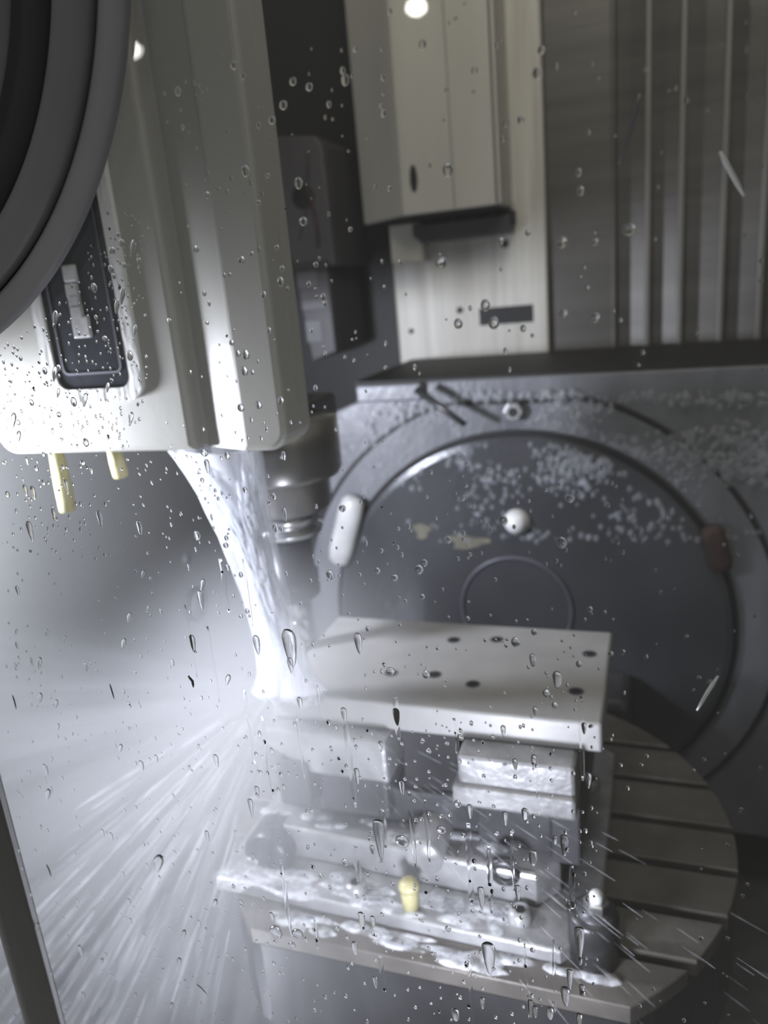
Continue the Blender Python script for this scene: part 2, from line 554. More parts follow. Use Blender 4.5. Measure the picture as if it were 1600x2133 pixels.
# ------------------------------------------------------------------ dim cover behind, between head and column
tcv = empty('tool_changer_cover')
pA, pB = atY(562, 285, 1.1), atY(698, 552, 1.1)
obj('body', prism([(pA.x + .012, pB.z), (pB.x, pB.z), (pB.x - .002, pA.z - .02), (pB.x - .012, pA.z - .008), (pA.x + .004, pA.z), (pA.x, pA.z - .01)], 'y', 1.1, 1.245, .003), 'cover_violet', tcv)
pC, pD = atY(612, 556, 1.105), atY(700, 738, 1.105)
obj('lower_cover', prism([(pC.x + .014, pD.z - .008), (pD.x, pD.z + .004), (pD.x, pC.z), (pC.x, pC.z)], 'y', 1.105, 1.245, .002), 'cover_violet', tcv)
obj('lower_lip', box(pC.x - .012, pD.x + .006, 1.096, 1.11, pC.z - .004, pC.z + .003, .001), 'slate_bracket', tcv)
for (qx, qy, sx_, sz_) in ((640, 580, .016, .012), (655, 635, .020, .006), (655, 690, .013, .016)):
    p = atY(qx, qy, 1.105)
    obj('faded_sticker', box(p.x - sx_, p.x + sx_, 1.1035, 1.1055, p.z - sz_, p.z + sz_, .0005), 'label_grey', tcv)
p = atY(632, 410, 1.1)
obj('dark_dent', lathe([(0, -.0015), (.016, -.001), (.02, .001)], (p.x, 1.1, p.z), 'y', 18), 'dark_paint', tcv, True)
for (q0, q1, q2) in (((640, 390), (655, 440), (662, 515)), ((648, 420), (660, 470), (666, 510)), ((640, 320), (642, 350), (640, 380))):
    obj('red_wire', tube([atY(*q, 1.097) for q in (q0, q1, q2)], [.0015, .002, .001], 6), 'rust_red', tcv, True)
obj('wire', tube([atY(*q, 1.097) for q in ((640, 430), (630, 465), (624, 500))], [.0015, .0015, .001], 6), 'slate_bracket', tcv, True)
tag(tcv, 'dim grey violet box with a red wire behind the spindle head', 'machine cover')

# ------------------------------------------------------------------ trunnion housing and face plate
th = empty('trunnion_housing')
HY = 0.90
hp = [(-0.40, .30), (-0.40, .848), (-0.345, .868), (-0.345, .888), (-.20, .888), (.42, .888), (.42, .30)]
obj('body', prism(hp, 'y', HY, 1.145, .003), 'housing_iron', th)
obj('top_cover', prism([(-.352, .902), (.43, .902), (.43, 1.146), (-.352, 1.146)], 'z', .887, .891, .001), 'dark_slot', th)
obj('back_skirt', box(-0.39, .42, 1.146, 1.2, .30, .862), 'dark_paint', th)
p = atY(815, 820, HY)
obj('corner_lug', box(-0.346, -.262, HY - .012, HY + .01, .866, .888, .003), 'housing_iron', th)
# outer rim (flat-topped) and the dark joint around the face plate
FC = Vector((-.1525, HY, .577))
R1, R2 = .298, .246


def flatcirc(r, zt, n=120):
    out = []
    for i in range(n):
        a = 2 * math.pi * i / n
        x, z = FC.x + r * math.cos(a), FC.z + r * math.sin(a)
        out.append((x, min(z, zt)))
    return out


obj('outer_groove', ringprism(flatcirc(R1, .862), flatcirc(R1 - .006, .857), 'y', HY - .0035, HY + .004), 'groove_dark', th)
obj('outer_plate', ringprism(flatcirc(R1 - .006, .857), flatcirc(R2 + .004, .99), 'y', HY - .006, HY + .004), 'housing_iron', th)
tag(th, 'wide grey iron trunnion housing spattered with beads, behind the table', 'machine housing')

fp = empty('face_plate')
obj('disc', lathe([(0, -.018), (R2 - .010, -.018), (R2 - .003, -.016), (R2, -.010), (R2, -.002), (0, -.002)], (FC.x, HY, FC.z), 'y', 144), 'faceplate_iron', fp)
obj('rim_joint', lathe([(R2 + .0005, -.002), (R2 + .0005, -.012), (R2 + .0036, -.012), (R2 + .0038, -.002)], (FC.x, HY, FC.z), 'y', 144), 'groove_dark', fp)
ci = atY(1075, 1268, HY - .018)
obj('centre_ring', lathe([(.066, 0), (.066, -.002), (.067, -.003), (.069, -.003), (.070, -.002), (.070, 0)], (ci.x, HY - .018, ci.z), 'y', 80), 'ring_grey', fp, True)
p = atY(1077, 1086, HY - .018)
pin = obj('domed_pin', lathe([(0, -.017), (.006, -.016), (.011, -.012), (.0145, -.006), (.0155, 0)], (p.x, HY - .018, p.z), 'y', 32), 'chip_bright', fp, True)
for (q0, q1, m_, r_) in (((738, 1035), (705, 1175), 'bar_white', .017), ((1480, 1095), (1505, 1190), 'rust_red', .013)):
    a, b_ = atY(*q0, HY - .02), atY(*q1, HY - .02)
    path = [a + (b_ - a) * t_ for t_ in (0, .06, .2, .5, .8, .94, 1)]
    obj('clamp_bar', tube(path, [r_ * s for s in (.55, .85, 1, 1, 1, .85, .5)], 16, .7), m_, fp, True)
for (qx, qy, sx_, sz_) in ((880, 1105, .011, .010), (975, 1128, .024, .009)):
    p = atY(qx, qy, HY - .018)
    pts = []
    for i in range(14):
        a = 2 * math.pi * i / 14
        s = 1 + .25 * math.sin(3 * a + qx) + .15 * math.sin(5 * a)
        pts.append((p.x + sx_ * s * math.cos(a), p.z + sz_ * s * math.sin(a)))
    obj('glint_patch', prism(pts, 'y', HY - .0192, HY - .0175), 'glint_yellow', fp)  # yellowish glints on the plate, painted as thin coloured patches
tag(fp, 'large dark round face plate behind the clamped block', 'face plate')
# hex bolt above the disc
p = atY(1072, 855, HY - .006)
bt = empty('hex_bolt')
obj('bolt_head', prism([(p.x + .012 * math.cos(i * math.pi / 3), p.z + .012 * math.sin(i * math.pi / 3)) for i in range(6)], 'y', HY - .018, HY - .006, .0015), 'steel', bt)
obj('socket', lathe([(0, -.001), (.0055, -.001), (.0055, .002)], (p.x, HY - .018, p.z), 'y', 12), 'dark_slot', bt)
tag(bt, 'steel bolt on the housing above the round face plate', 'bolt')
# thin rod
a, b_ = atY(868, 812, HY - .03), atY(968, 884, HY - .05)
rd = obj('thin_rod', tube([a, a + (b_ - a) * .5, b_], [.0048, .0042, .0036], 10), 'dark_steel', None, True)
tag(rd, 'thin dark rod slanting down from the top of the housing', 'rod')

# ------------------------------------------------------------------ rotary table
rt = empty('rotary_table')
TZ = .55
TC, TR = (-.145, .56), .212


def disc_outline(r, n=96, yf=.397):
    return [(TC[0] + r * math.cos(2 * math.pi * i / n), max(yf, TC[1] + r * math.sin(2 * math.pi * i / n))) for i in range(n)]


slots = [.637, .582, .532, .484, .439, .690]
slots.sort()
# top plate in strips between the T-slots (each strip a real ledge)
bm = prism(disc_outline(TR), 'z', .46, TZ - .014)
obj('table_body', bm, 'dark_steel', rt)
ys = [.397] + slots + [TC[1] + TR]
hw = .0042
for i in range(len(ys) - 1):
    y0 = ys[i] + (hw if i else 0)
    y1 = ys[i + 1] - (hw if i < len(ys) - 2 else .0005)
    L, Rr = [], []
    N = 8
    for j in range(N + 1):
        y = y0 + (y1 - y0) * j / N
        dx = math.sqrt(max(1e-6, TR**2 - (y - TC[1])**2))
        L.append((TC[0] - dx, y))
        Rr.append((TC[0] + dx, y))
    obj('table_strip', prism(Rr + L[::-1], 'z', TZ - .014, TZ, .0008, 1), 'table_iron', rt)
obj('table_skirt', lathe([(.19, 0), (.19, .12), (.15, .12), (.15, 0)], (TC[0], TC[1] + .02, .345), 'z', 64), 'fixture_dark', rt)
tag(rt, 'round rotary table with straight T slots under the vise', 'rotary table')

cr = empty('trunnion_cradle')
obj('cradle_beam', box(-.36, .05, .43, .86, .29, .344, .01), 'fixture_dark', cr)
obj('cradle_arm', box(-.30, -.02, .80, .879, .345, .53, .01), 'fixture_dark', cr)
obj('cradle_foot', box(-.30, -.02, .50, .86, .20, .292, .01), 'fixture_dark', cr)
tag(cr, 'dark cradle carrying the round table above the machine floor', 'cradle')

# ------------------------------------------------------------------ vise on the table
vs = empty('vise')
bp_ = [(-.325, .425), (-.055, .418), (-.030, .445), (-.030, .655), (-.055, .675), (-.300, .675), (-.325, .65)]
obj('base_plate', prism(bp_, 'z', TZ, TZ + .012, .002), 'fixture_steel', vs)
obj('lower_body', prism([(-.300, .462), (-.075, .452), (-.060, .470), (-.060, .64), (-.300, .64)], 'z', TZ + .012, TZ + .040, .003), 'fixture_steel', vs)
obj('body', box(-.285, -.070, .485, .63, TZ + .040, TZ + .072, .004), 'fixture_dark', vs)
obj('fixed_jaw', box(-.130, -.047, .462, .62, .641, .676, .003), 'fixture_steel', vs)
obj('jaw_lip', box(-.134, -.0465, .457, .60, .636, .653, .003), 'fixture_steel', vs)
obj('jaw_leg', box(-.066, -.045, .470, .62, .588, .637, .002), 'fixture_dark', vs)
obj('jaw_foot', box(-.122, -.066, .478, .62, .588, .637, .002), 'fixture_dark', vs)
obj('moving_jaw', prism([(-.288, .662), (-.288, .676), (-.186, .676), (-.186, .640), (-.250, .640)], 'y', .466, .62, .003), 'fixture_steel', vs)
obj('jaw_block', box(-.279, -.251, .462, .60, .610, .651, .003), 'fixture_dark', vs)
obj('jaw_step', box(-.250, -.190, .474, .60, .600, .641, .004), 'fixture_dark', vs)
obj('spindle_guard', box(-.182, -.136, .490, .60, .595, .676, .002), 'dark_steel', vs)
obj('lead_screw', lathe([(0, -.016), (.013, -.016), (.015, -.013), (.015, .16), (0, .16)], (-.158, .466, .590), 'y', 28), 'fixture_steel', vs, True)
for (x_, y_) in ((-.302, .449), (-.085, .440), (-.21, .438), (-.048, .60)):
    bo = obj('clamp_bolt', lathe([(0, .008), (.007, .008), (.0085, .006), (.0085, 0)], (x_, y_, TZ + .012), 'z', 20), 'fixture_steel', vs, True)
    obj('socket', lathe([(0, .0084), (.004, .0084), (.004, .006)], (x_, y_, TZ + .012), 'z', 6), 'dark_slot', bo)
p = atY(548, 1772, .455)
obj('side_knob', lathe([(0, -.012), (.017, -.012), (.02, -.008), (.02, .02), (0, .02)], (p.x + .008, .455, p.z + .004), 'y', 28), 'dark_steel', vs, True)
p = atY(1050, 1812, .452)
obj('screw_hole', lathe([(.006, -.002), (.0095, -.003), (.0115, -.001), (.0115, .004), (.006, .004)], (p.x, .452, p.z - .002), 'y', 24), 'dark_steel', vs, True)
tag(vs, 'wet steel vise with stepped jaws holding the pale block', 'vise')

# yellow plug on the vise base
p = atY(850, 1845, .43)
yp = empty('yellow_plug')
obj('stem', lathe([(0, .0), (.0065, 0), (.0065, .016), (.0045, .018), (0, .018)], (p.x, .432, TZ + .0125), 'z', 18), 'nozzle_yellow', yp, True)
obj('cap', lathe([(0, .024), (.0055, .023), (.0078, .020), (.0078, .0165), (0, .0165)], (p.x, .432, TZ + .0125), 'z', 18), 'nozzle_yellow', yp, True)
tag(yp, 'small yellow plug standing on the front of the vise base', 'plug')

# clamp post with nut at the right front
cp = empty('clamp_post')
cx, cy = -.034, .432
obj('post', lathe([(0, 0), (.017, 0), (.017, .034), (.0155, .037), (0, .037)], (cx, cy, TZ + .0002), 'z', 36), 'dark_steel', cp, True)
obj('washer', lathe([(0, .037), (.013, .037), (.0135, .039), (0, .040)], (cx + .002, cy, TZ), 'z', 32), 'fixture_dark', cp, True)
obj('nut', prism([(cx + .002 + .0085 * math.cos(i * math.pi / 3), cy + .0085 * math.sin(i * math.pi / 3)) for i in range(6)], 'z', TZ + .040, TZ + .047, .001), 'steel', cp)
obj('stud', lathe([(0, .054), (.0035, .053), (.0045, .0515), (.0045, .044), (0, .044)], (cx + .002, cy, TZ), 'z', 16), 'chip_bright', cp, True)
tag(cp, 'dark round clamp post with a bright nut at the front right of the table', 'clamp')

# ------------------------------------------------------------------ workpiece
wp = empty('workpiece')
obj('block', box(-.285, -.0305, .482, .628, .6765, .700, .0022, 3), 'workpiece_aluminium', wp)
for (qx, qy) in ((1035, 1332), (1228, 1362), (985, 1425), (1200, 1440), (815, 1402), (905, 1405), (945, 1333)):
    p = atZ(qx, qy, .70)
    ho = obj('drilled_hole', lathe([(.0036, -.0001), (.0052, .0004), (.0060, .0001)], (p.x, p.y, .70), 'z', 20), 'ring_grey', wp, True)
    obj('bore', lathe([(0, .00025), (.0042, .00025)], (p.x, p.y, .70), 'z', 20), 'dark_slot', ho)
tag(wp, 'pale machined metal block with drilled holes clamped in the vise', 'workpiece')

# ------------------------------------------------------------------ spindle head
hd = empty('spindle_head')
HX0, HX1, HZ = -.461, -.2195, .9055
obj('cover', prism(rrect(HX0 + .004, HX1 - .004, HZ, 1.60, .012, 6, (1, 1, 0, 0)), 'y', .452, .484, .003, 3), 'cream_paint', hd)
obj('raised_panel', prism(rrect(HX0, -.293, HZ, 1.60, .016, 6, (1, 0, 0, 0)), 'y', .441, .460, .004, 3), 'cream_paint', hd)
# slanting facet that faces the lamp, then the flat right panel
obj('facet', prism([(-.291, .4535), (-.250, .4362), (-.246, .4535)], 'z', HZ + .001, 1.60), 'cream_paint', hd)
obj('right_panel', prism(rrect(-.2525, HX1, HZ, 1.60, .014, 6, (0, 1, 0, 0)), 'y', .4350, .462, .004, 3), 'cream_paint', hd)
# lamp lens in a wet frame
lx0, lx1, lz0, lz1 = -.392, -.331, .951, 1.115
fr_o = rrect(lx0 - .009, lx1 + .009, lz0 - .009, lz1 + .009, .014, 6)
fr_i = rrect(lx0, lx1, lz0, lz1, .009, 6)
obj('lens_frame', ringprism(fr_o, fr_i, 'y', .4370, .445), 'wet_frame', hd)
fr_o2 = rrect(lx0 - .0005, lx1 + .0005, lz0 - .0005, lz1 + .0005, .009, 6)
ln = obj('lamp_lens', prism(fr_o2, 'y', .4390, .445), 'lens_dark', hd)
obj('lens_border', ringprism(rrect(lx0 + .006, lx1 - .006, lz0 + .010, lz1 - .006, .005, 5), rrect(lx0 + .0072, lx1 - .0072, lz0 + .0112, lz1 - .0072, .004, 5), 'y', .4380, .4405), 'ring_grey', ln)
for (qx, qy, s) in ((137, 570, .0055), (142, 605, .005), (147, 628, .0048), (152, 650, .005), (162, 682, .0072)):
    p = atY(qx, qy, .434)
    obj('led_chip', box(p.x - s, p.x + s, .4368, .4395, p.z - s, p.z + s, .0012), 'led_chip', ln)
# dark ram behind the cover, widened out of view to shade the column
obj('ram', box(-.62, -.405, .485, .72, HZ + .034, 1.60, .004), 'dark_paint', hd)
SX, SY = -.293, .560
sn = obj('spindle_nose', lathe([(0, .905), (.052, .905), (.052, .862), (.050, .858), (.0405, .855), (.0395, .832), (.037, .829), (0, .829)], (SX, SY, 0), 'z', 64), 'spindle_steel', hd, True)
obj('nose_block', box(-.315, -.268, .585, .64, .845, .915, .004), 'dark_steel', hd)
# coolant nozzles under the cover
for (q0, q1, r_) in (((116, 935), (141, 1062), .0062), ((236, 930), (252, 990), .0058)):
    a, b_ = atY(*q0, .462), atY(*q1, .468)
    pth = [a, a + (b_ - a) * .5, b_]
    nz_ = obj('coolant_nozzle', tube(pth, [r_ * .85, r_, r_], 16), 'nozzle_yellow', hd, True)
tag(hd, 'large cream spindle head cover with dark lamp lens at the left', 'spindle head')

# tool holder and cutter
tl_ = empty('tool_holder')
obj('flange', lathe([(0, .829), (.030, .829), (.0315, .826), (.0315, .821), (.028, .819), (.028, .816), (.0315, .813), (.030, .808), (0, .808)], (SX, SY, 0), 'z', 48), 'steel', tl_, True)
obj('collet_body', lathe([(0, .809), (.021, .809), (.020, .775), (.0225, .773), (.0225, .752), (.019, .749), (0, .749)], (SX, SY, 0), 'z', 40), 'dark_steel', tl_, True)
obj('cutter_shank', lathe([(0, .750), (.0080, .750), (.0080, .728), (0, .728)], (SX, SY, 0), 'z', 24), 'steel', tl_, True)
bm = bmesh.new()
for f_ in range(4):     # four helical flutes
    pts = []
    for i in range(12):
        a = f_ * math.pi / 2 + i * .22
        pts.append((SX + .0052 * math.cos(a), SY + .0052 * math.sin(a), .728 - .0262 * i / 11))
    tube(pts, .0036, 8, bm=bm)
obj('cutter_flutes', bm, 'steel', tl_, True)
tag(tl_, 'steel tool holder with end mill below the spindle', 'tool holder')

# ------------------------------------------------------------------ coolant
rnd = random.Random(7)
MIST_FAN, MIST_CORE, MIST_VEIL = 3.3, 11.0, 2.8


def lerp(a, b, t):
    return a + (b - a) * t


# outline of the jet in the picture of the place: (row, left, right, depth)
ROWS = [(938, 352, 535, .462), (1000, 392, 545, .463), (1060, 425, 556, .465), (1120, 462, 570, .466), (1190, 492, 588, .468),
        (1260, 512, 606, .470), (1330, 528, 628, .472), (1400, 540, 655, .474), (1440, 530, 690, .474)]


def jet_row(t):
    f = t * (len(ROWS) - 1)
    i = min(int(f), len(ROWS) - 2)
    u = f - i
    return [lerp(ROWS[i][j], ROWS[i + 1][j], u) for j in range(4)]


def jet_loft(shrink, flat, seed, nrow=44, nseg=40, ripple=.25):
    b = bmesh.new()
    rings = []
    for r in range(nrow):
        t = r / (nrow - 1)
        y, l, rr_, Y = jet_row(t)
        a, c = atY(l, y, Y), atY(rr_, y, Y)
        mid, half = (a + c) / 2, (c - a) / 2 * shrink
        ring = []
        for k_ in range(nseg):
            an = 2 * math.pi * k_ / nseg
            n = 1 + ripple * mnoise.noise(Vector((math.cos(an) * 2.2 + seed, math.sin(an) * 2.2, t * 2.5 + seed)))
            ring.append(b.verts.new(mid + half * math.cos(an) * n + Vector((0, half.length * flat * math.sin(an) * n, 0))))
        rings.append(ring)
    for r in range(nrow - 1):
        for k_ in range(nseg):
            b.faces.new((rings[r][k_], rings[r][(k_ + 1) % nseg], rings[r + 1][(k_ + 1) % nseg], rings[r + 1][k_]))
    return b


cs = empty('coolant_stream')
obj('outer_sheet', jet_loft(1.0, .35, 1.3), 'stream_outer', cs, True)
obj('core', jet_loft(.72, .4, 5.1), 'stream_white', cs, True)
bm = bmesh.new()
for i in range(90):
    s0, s1 = rnd.uniform(-1.05, 1.05), rnd.gauss(0, .5)
    t0 = rnd.uniform(0, .55)
    t1 = min(1, t0 + rnd.uniform(.15, .5))
    pts, rad = [], []
    for j in range(9):
        t = lerp(t0, t1, j / 8)
        y, l, r_, Y = jet_row(t)
        s = lerp(s0, s1 * .8, t)
        pts.append(atY(lerp(l, r_, .5 + s / 2), y, Y + rnd.uniform(-.001, .001) - .010 * math.sqrt(max(0, 1 - s * s)) - .002))
        rad.append(.0011 * math.sin(math.pi * (j + .6) / 9.2) * rnd.uniform(.6, 1.3) + .0002)
    tube(pts, rad, 6, bm=bm)
tag(obj('strands', bm, 'strand_white', cs, True), kind='stuff')
tag(cs, 'white coolant stream pouring from the spindle head onto the block', 'coolant stream')

IMP = atY(585, 1425, .474)           # where the stream hits the block


def spray(name, n, seed, ends, m, r0, r1, lmin, lmax, tpow=1.0, tmax=1.0):
    """fine filaments thrown out from the point of impact, slightly bent by gravity"""
    R_ = random.Random(seed)
    b = bmesh.new()
    for i in range(n):
        e = ends(R_)
        t0 = R_.random() ** tpow * tmax
        L = R_.uniform(lmin, lmax)
        pts, rad = [], []
        for j in range(5):
            t = t0 + L * j / 4
            q = IMP + (e - IMP) * t
            q = q + Vector((0, 0, .03 * t * (1 - t)))
            pts.append(q)
            rad.append(lerp(r0, r1, R_.random()) * (.25 + math.sin(math.pi * (j + .5) / 5)))
        tube(pts, rad, 4, bm=b, caps=False)
    return obj(name, b, m, None, True)


def ends_left(R_):
    q = (R_.uniform(-300, 420), R_.uniform(1980, 2500))
    return atY(*q, R_.uniform(.29, .50))


def ends_right(R_):
    return atY(R_.uniform(1250, 1750), R_.uniform(1950, 2350), R_.uniform(.30, .42))


tag(spray('coolant_spray', 260, 3, ends_left, 'mist_streak', .0004, .0015, .08, .26, .6),
    'pale streaks of coolant spray fanning out to the lower left', 'spray', kind='stuff')
tag(spray('coolant_drizzle', 130, 4, ends_right, 'mist_streak', .0002, .0005, .02, .06, .5),
    'thin streaks of coolant falling past the right end of the table', 'spray', kind='stuff')

# liquid thrown up where the stream lands: a lumpy white mass on the corner of the block
bm = bmesh.new()
for i in range(60):
    a = rnd.uniform(0, 2 * math.pi)
    d = Vector((math.cos(a) * 1.6 + .3, math.sin(a) * .3 + .3, rnd.uniform(-.45, .1)))
    c_ = IMP + d * rnd.uniform(.0, .016) + Vector((0, 0, -.008))
    r_ = bmesh.ops.create_icosphere(bm, subdivisions=2, radius=rnd.uniform(.002, .0075))
    for v in r_['verts']:
        n_ = 1 + .4 * mnoise.noise(v.co * 180 + Vector((i, 0, 0)))
        v.co = c_ + Vector((v.co.x * 1.3, v.co.y, v.co.z)) * n_
tag(obj('splash_foam', bm, 'foam_white', None, True), 'white splash of coolant at the left end of the block', 'splash', kind='stuff')

# ------------------------------------------------------------------ mist around the impact (a real cloud of fine drops)
vm = bpy.data.materials.new('mist_cloud')
vm.use_nodes = True
nt = vm.node_tree
nt.nodes.remove(nt.nodes['Principled BSDF'])
vs_ = nt.nodes.new('ShaderNodeVolumeScatter')
vs_.inputs['Color'].default_value = (0.94, 0.955, 1.0, 1)
vs_.inputs['Anisotropy'].default_value = 0.2
tc = nt.nodes.new('ShaderNodeTexCoord')


def mn(op, a, b):
    n = nt.nodes.new('ShaderNodeMath')
    n.operation = op
    for i_, v_ in enumerate((a, b)):
        if isinstance(v_, (int, float)):
            n.inputs[i_].default_value = v_
        else:
            nt.links.new(v_, n.inputs[i_])
    return n.outputs[0]


def vmath(op, a, b=None):
    n = nt.nodes.new('ShaderNodeVectorMath')
    n.operation = op
    for i_, v_ in enumerate((a, b)):
        if v_ is None:
            continue
        if isinstance(v_, (tuple, Vector)):
            n.inputs[i_].default_value = v_
        else:
            nt.links.new(v_, n.inputs[i_])
    return n.outputs['Value'] if op in ('LENGTH', 'DOT_PRODUCT') else n.outputs[0]


def mrange(x, a, b, c, d):
    n = nt.nodes.new('ShaderNodeMapRange')
    for i_, v_ in enumerate((a, b, c, d)):
        n.inputs[i_ + 1].default_value = v_
    nt.links.new(x, n.inputs[0])
    return n.outputs[0]


def soft(dist, radius, power):
    return mn('POWER', mn('MAXIMUM', mn('SUBTRACT', 1.0, mn('MULTIPLY', dist, 1 / radius)), 0.0), power)


# object space: origin at the impact; the streaks follow the direction away from it
pos = tc.outputs['Object']
dirv = vmath('NORMALIZE', pos)
dist = vmath('LENGTH', pos)
nz = nt.nodes.new('ShaderNodeTexNoise')
nz.inputs['Scale'].default_value = 16.0
nz.inputs['Detail'].default_value = 2
nt.links.new(dirv, nz.inputs['Vector'])
streak = mrange(nz.outputs['Fac'], .40, .64, .15, 2.1)
lobe = mrange(vmath('DOT_PRODUCT', dirv, Vector((-.53, -.30, -.79)).normalized()), .38, .97, .0, 1.15)
fan = mn('MULTIPLY', mn('MULTIPLY', soft(dist, .37, 1.2), lobe), mn('MULTIPLY', streak, MIST_FAN))
core_ = mn('MULTIPLY', soft(dist, .15, 2.0), MIST_CORE)
veil = mn('MULTIPLY', soft(vmath('LENGTH', vmath('MULTIPLY', vmath('ADD', pos, (.03, .07, .09)), (1.0, 1.6, 1.0))), .20, 1.4), MIST_VEIL)
nt.links.new(mn('ADD', mn('ADD', fan, core_), veil), vs_.inputs['Density'])
nt.links.new(vs_.outputs[0], nt.nodes['Material Output'].inputs['Volume'])
vm.cycles.volume_step_rate = 1.2
bm = bmesh.new()
bmesh.ops.create_icosphere(bm, subdivisions=4, radius=.45)
LD = Vector((-.53, -.30, -.79)).normalized()
for v in bm.verts:       # a plume towards the lower left; the cloud stays inside the cabin
    dn_ = v.co.normalized()
    v.co = dn_ * max(.16, .45 * min(1, max(0, (dn_.dot(LD) - .26) / .2)), .27 * min(1, max(0, (dn_.dot(Vector((-.03, -.07, -.09)).normalized()) + .1) / .3)))
    v.co.y = max(v.co.y, .2625 - IMP.y)
    v.co.x = max(v.co.x, XL + .004 - IMP.x)
    v.co.z = max(v.co.z, ZF + .004 - IMP.z)
mo = obj('coolant_mist', bm, vm, None, True)
mo.location = IMP
tag(mo, 'white coolant mist drifting left of the block', 'mist', kind='stuff')

# ------------------------------------------------------------------ liquid lying on table and vise
bm = bmesh.new()
R_ = random.Random(21)


def puddle(b, cx_, cy_, z, rx_, ry_, seed):
    n = 26
    top, edge = [], []
    for i in range(n):
        a = 2 * math.pi * i / n
        s = 1 + .35 * mnoise.noise(Vector((math.cos(a) * 1.4 + seed, math.sin(a) * 1.4, seed)))
        edge.append(b.verts.new((cx_ + rx_ * s * math.cos(a), cy_ + ry_ * s * math.sin(a), z)))
        top.append(b.verts.new((cx_ + rx_ * .82 * s * math.cos(a), cy_ + ry_ * .82 * s * math.sin(a), z + .0016)))
    for i in range(n):
        b.faces.new((edge[i], edge[(i + 1) % n], top[(i + 1) % n], top[i]))
    b.faces.new(top)


for i in range(34):
    x_ = R_.uniform(-.315, -.07)
    puddle(bm, x_, R_.uniform(.424, .448), TZ + .0122, R_.uniform(.006, .022), R_.uniform(.003, .008), i * 1.7)
for i in range(26):
    x_ = R_.uniform(-.27, .0)
    puddle(bm, x_, R_.uniform(.403, .417), TZ + .0003, R_.uniform(.005, .02), R_.uniform(.002, .006), i * 2.3 + 50)
for i in range(16):
    puddle(bm, R_.uniform(-.30, -.10), R_.uniform(.466, .482), TZ + .0403, R_.uniform(.006, .018), R_.uniform(.003, .007), i * 1.9 + 90)
tag(obj('coolant_foam', bm, 'foam_white', None, True), 'white foamy coolant puddled on the vise base and table edge', 'foam', kind='stuff')

# ------------------------------------------------------------------ beads on the housing
def bead_mesh(b, c, r, h, n1=8):
    """low dome on a wall that faces the camera (-y)"""
    tip = b.verts.new((c.x, c.y - h, c.z))
    rings = []
    for k_, (fr_, fh) in enumerate(((.55, .82), (.88, .45), (1, 0))):
        rings.append([b.verts.new((c.x + r * fr_ * math.cos(2 * math.pi * i / n1), c.y - h * fh, c.z + 1.25 * r * fr_ * math.sin(2 * math.pi * i / n1))) for i in range(n1)])
    for i in range(n1):
        j = (i + 1) % n1
        b.faces.new((tip, rings[0][j], rings[0][i]))
        for k_ in range(2):
            b.faces.new((rings[k_][i], rings[k_][j], rings[k_ + 1][j], rings[k_ + 1][i]))


bm = bmesh.new()
R_ = random.Random(5)
cnt = 0
while cnt < 1500:
    qx, qy = R_.uniform(760, 1640), R_.uniform(815, 1120)
    if mnoise.noise(Vector((qx * .008, qy * .012, 3))) + R_.uniform(-.35, .35) < 0.02:
        continue
    dens = 1 if qx > 940 else .35
    if qy > 1000:
        dens *= .3
    if R_.random() > dens:
        continue
    p = atY(qx, qy, HY)
    rad = math.hypot(p.x - FC.x, p.z - FC.z)
    yy = HY - .018 if rad < R2 - .006 else HY - .006
    if R2 - .008 < rad < R2 + .008 or p.z > .880:
        continue
    r_ = R_.uniform(.0012, .0042)
    bead_mesh(bm, Vector((p.x, yy, p.z)), r_, r_ * .55)
    cnt += 1
tag(obj('coolant_beads', bm, 'wall_water', None, True), 'many coolant beads sitting on the iron housing wall', 'droplets', kind='stuff')

# ------------------------------------------------------------------ droplets on the window
def drop_mesh(name, seed, asp=1.0, tail=0.0, slant=0.0):
    """a drop of unit radius clinging to the inner face (+y side) of a pane; height along +y"""
    b = bmesh.new()
    n1 = 20
    prof = ((0, .46), (.35, .43), (.65, .33), (.86, .19), (.97, .07), (1.0, .0))
    rings = []
    for fr_, h in prof:
        if fr_ == 0:
            rings.append([b.verts.new((0, h, 0))])
            continue
        ring = []
        for i in range(n1):
            a = 2 * math.pi * i / n1
            s = 1 + .10 * mnoise.noise(Vector((math.cos(a) * 1.3 + seed, math.sin(a) * 1.3, seed * 2)))
            x, z = fr_ * s * math.cos(a), fr_ * s * math.sin(a) * asp
            if tail and z < 0:
                x *= 1 / (1 + .25 * -z)
                z *= 1 + tail
            ring.append(b.verts.new((x + slant * -z, h * (1 if not (tail and z < -1.2) else .7), z)))
        rings.append(ring)
    for k_ in range(len(rings) - 1):
        A, B = rings[k_], rings[k_ + 1]
        for i in range(n1):
            j = (i + 1) % n1
            if len(A) == 1:
                b.faces.new((A[0], B[j], B[i]))
            else:
                b.faces.new((A[i], A[j], B[j], B[i]))
    b.faces.new([b.verts.new(v.co) for v in rings[-1]])      # flat back with verts of its own: keeps the dome's shading clean
    b.normal_update()
    for f in b.faces:
        if (f.normal.y > 0) == (len(f.verts) > 6):
            f.normal_flip()
    me = bpy.data.meshes.new(name)
    for f in b.faces:
        f.smooth = len(f.verts) < 6
    b.to_mesh(me)
    b.free()
    me.materials.append(MATS['water'])
    return me


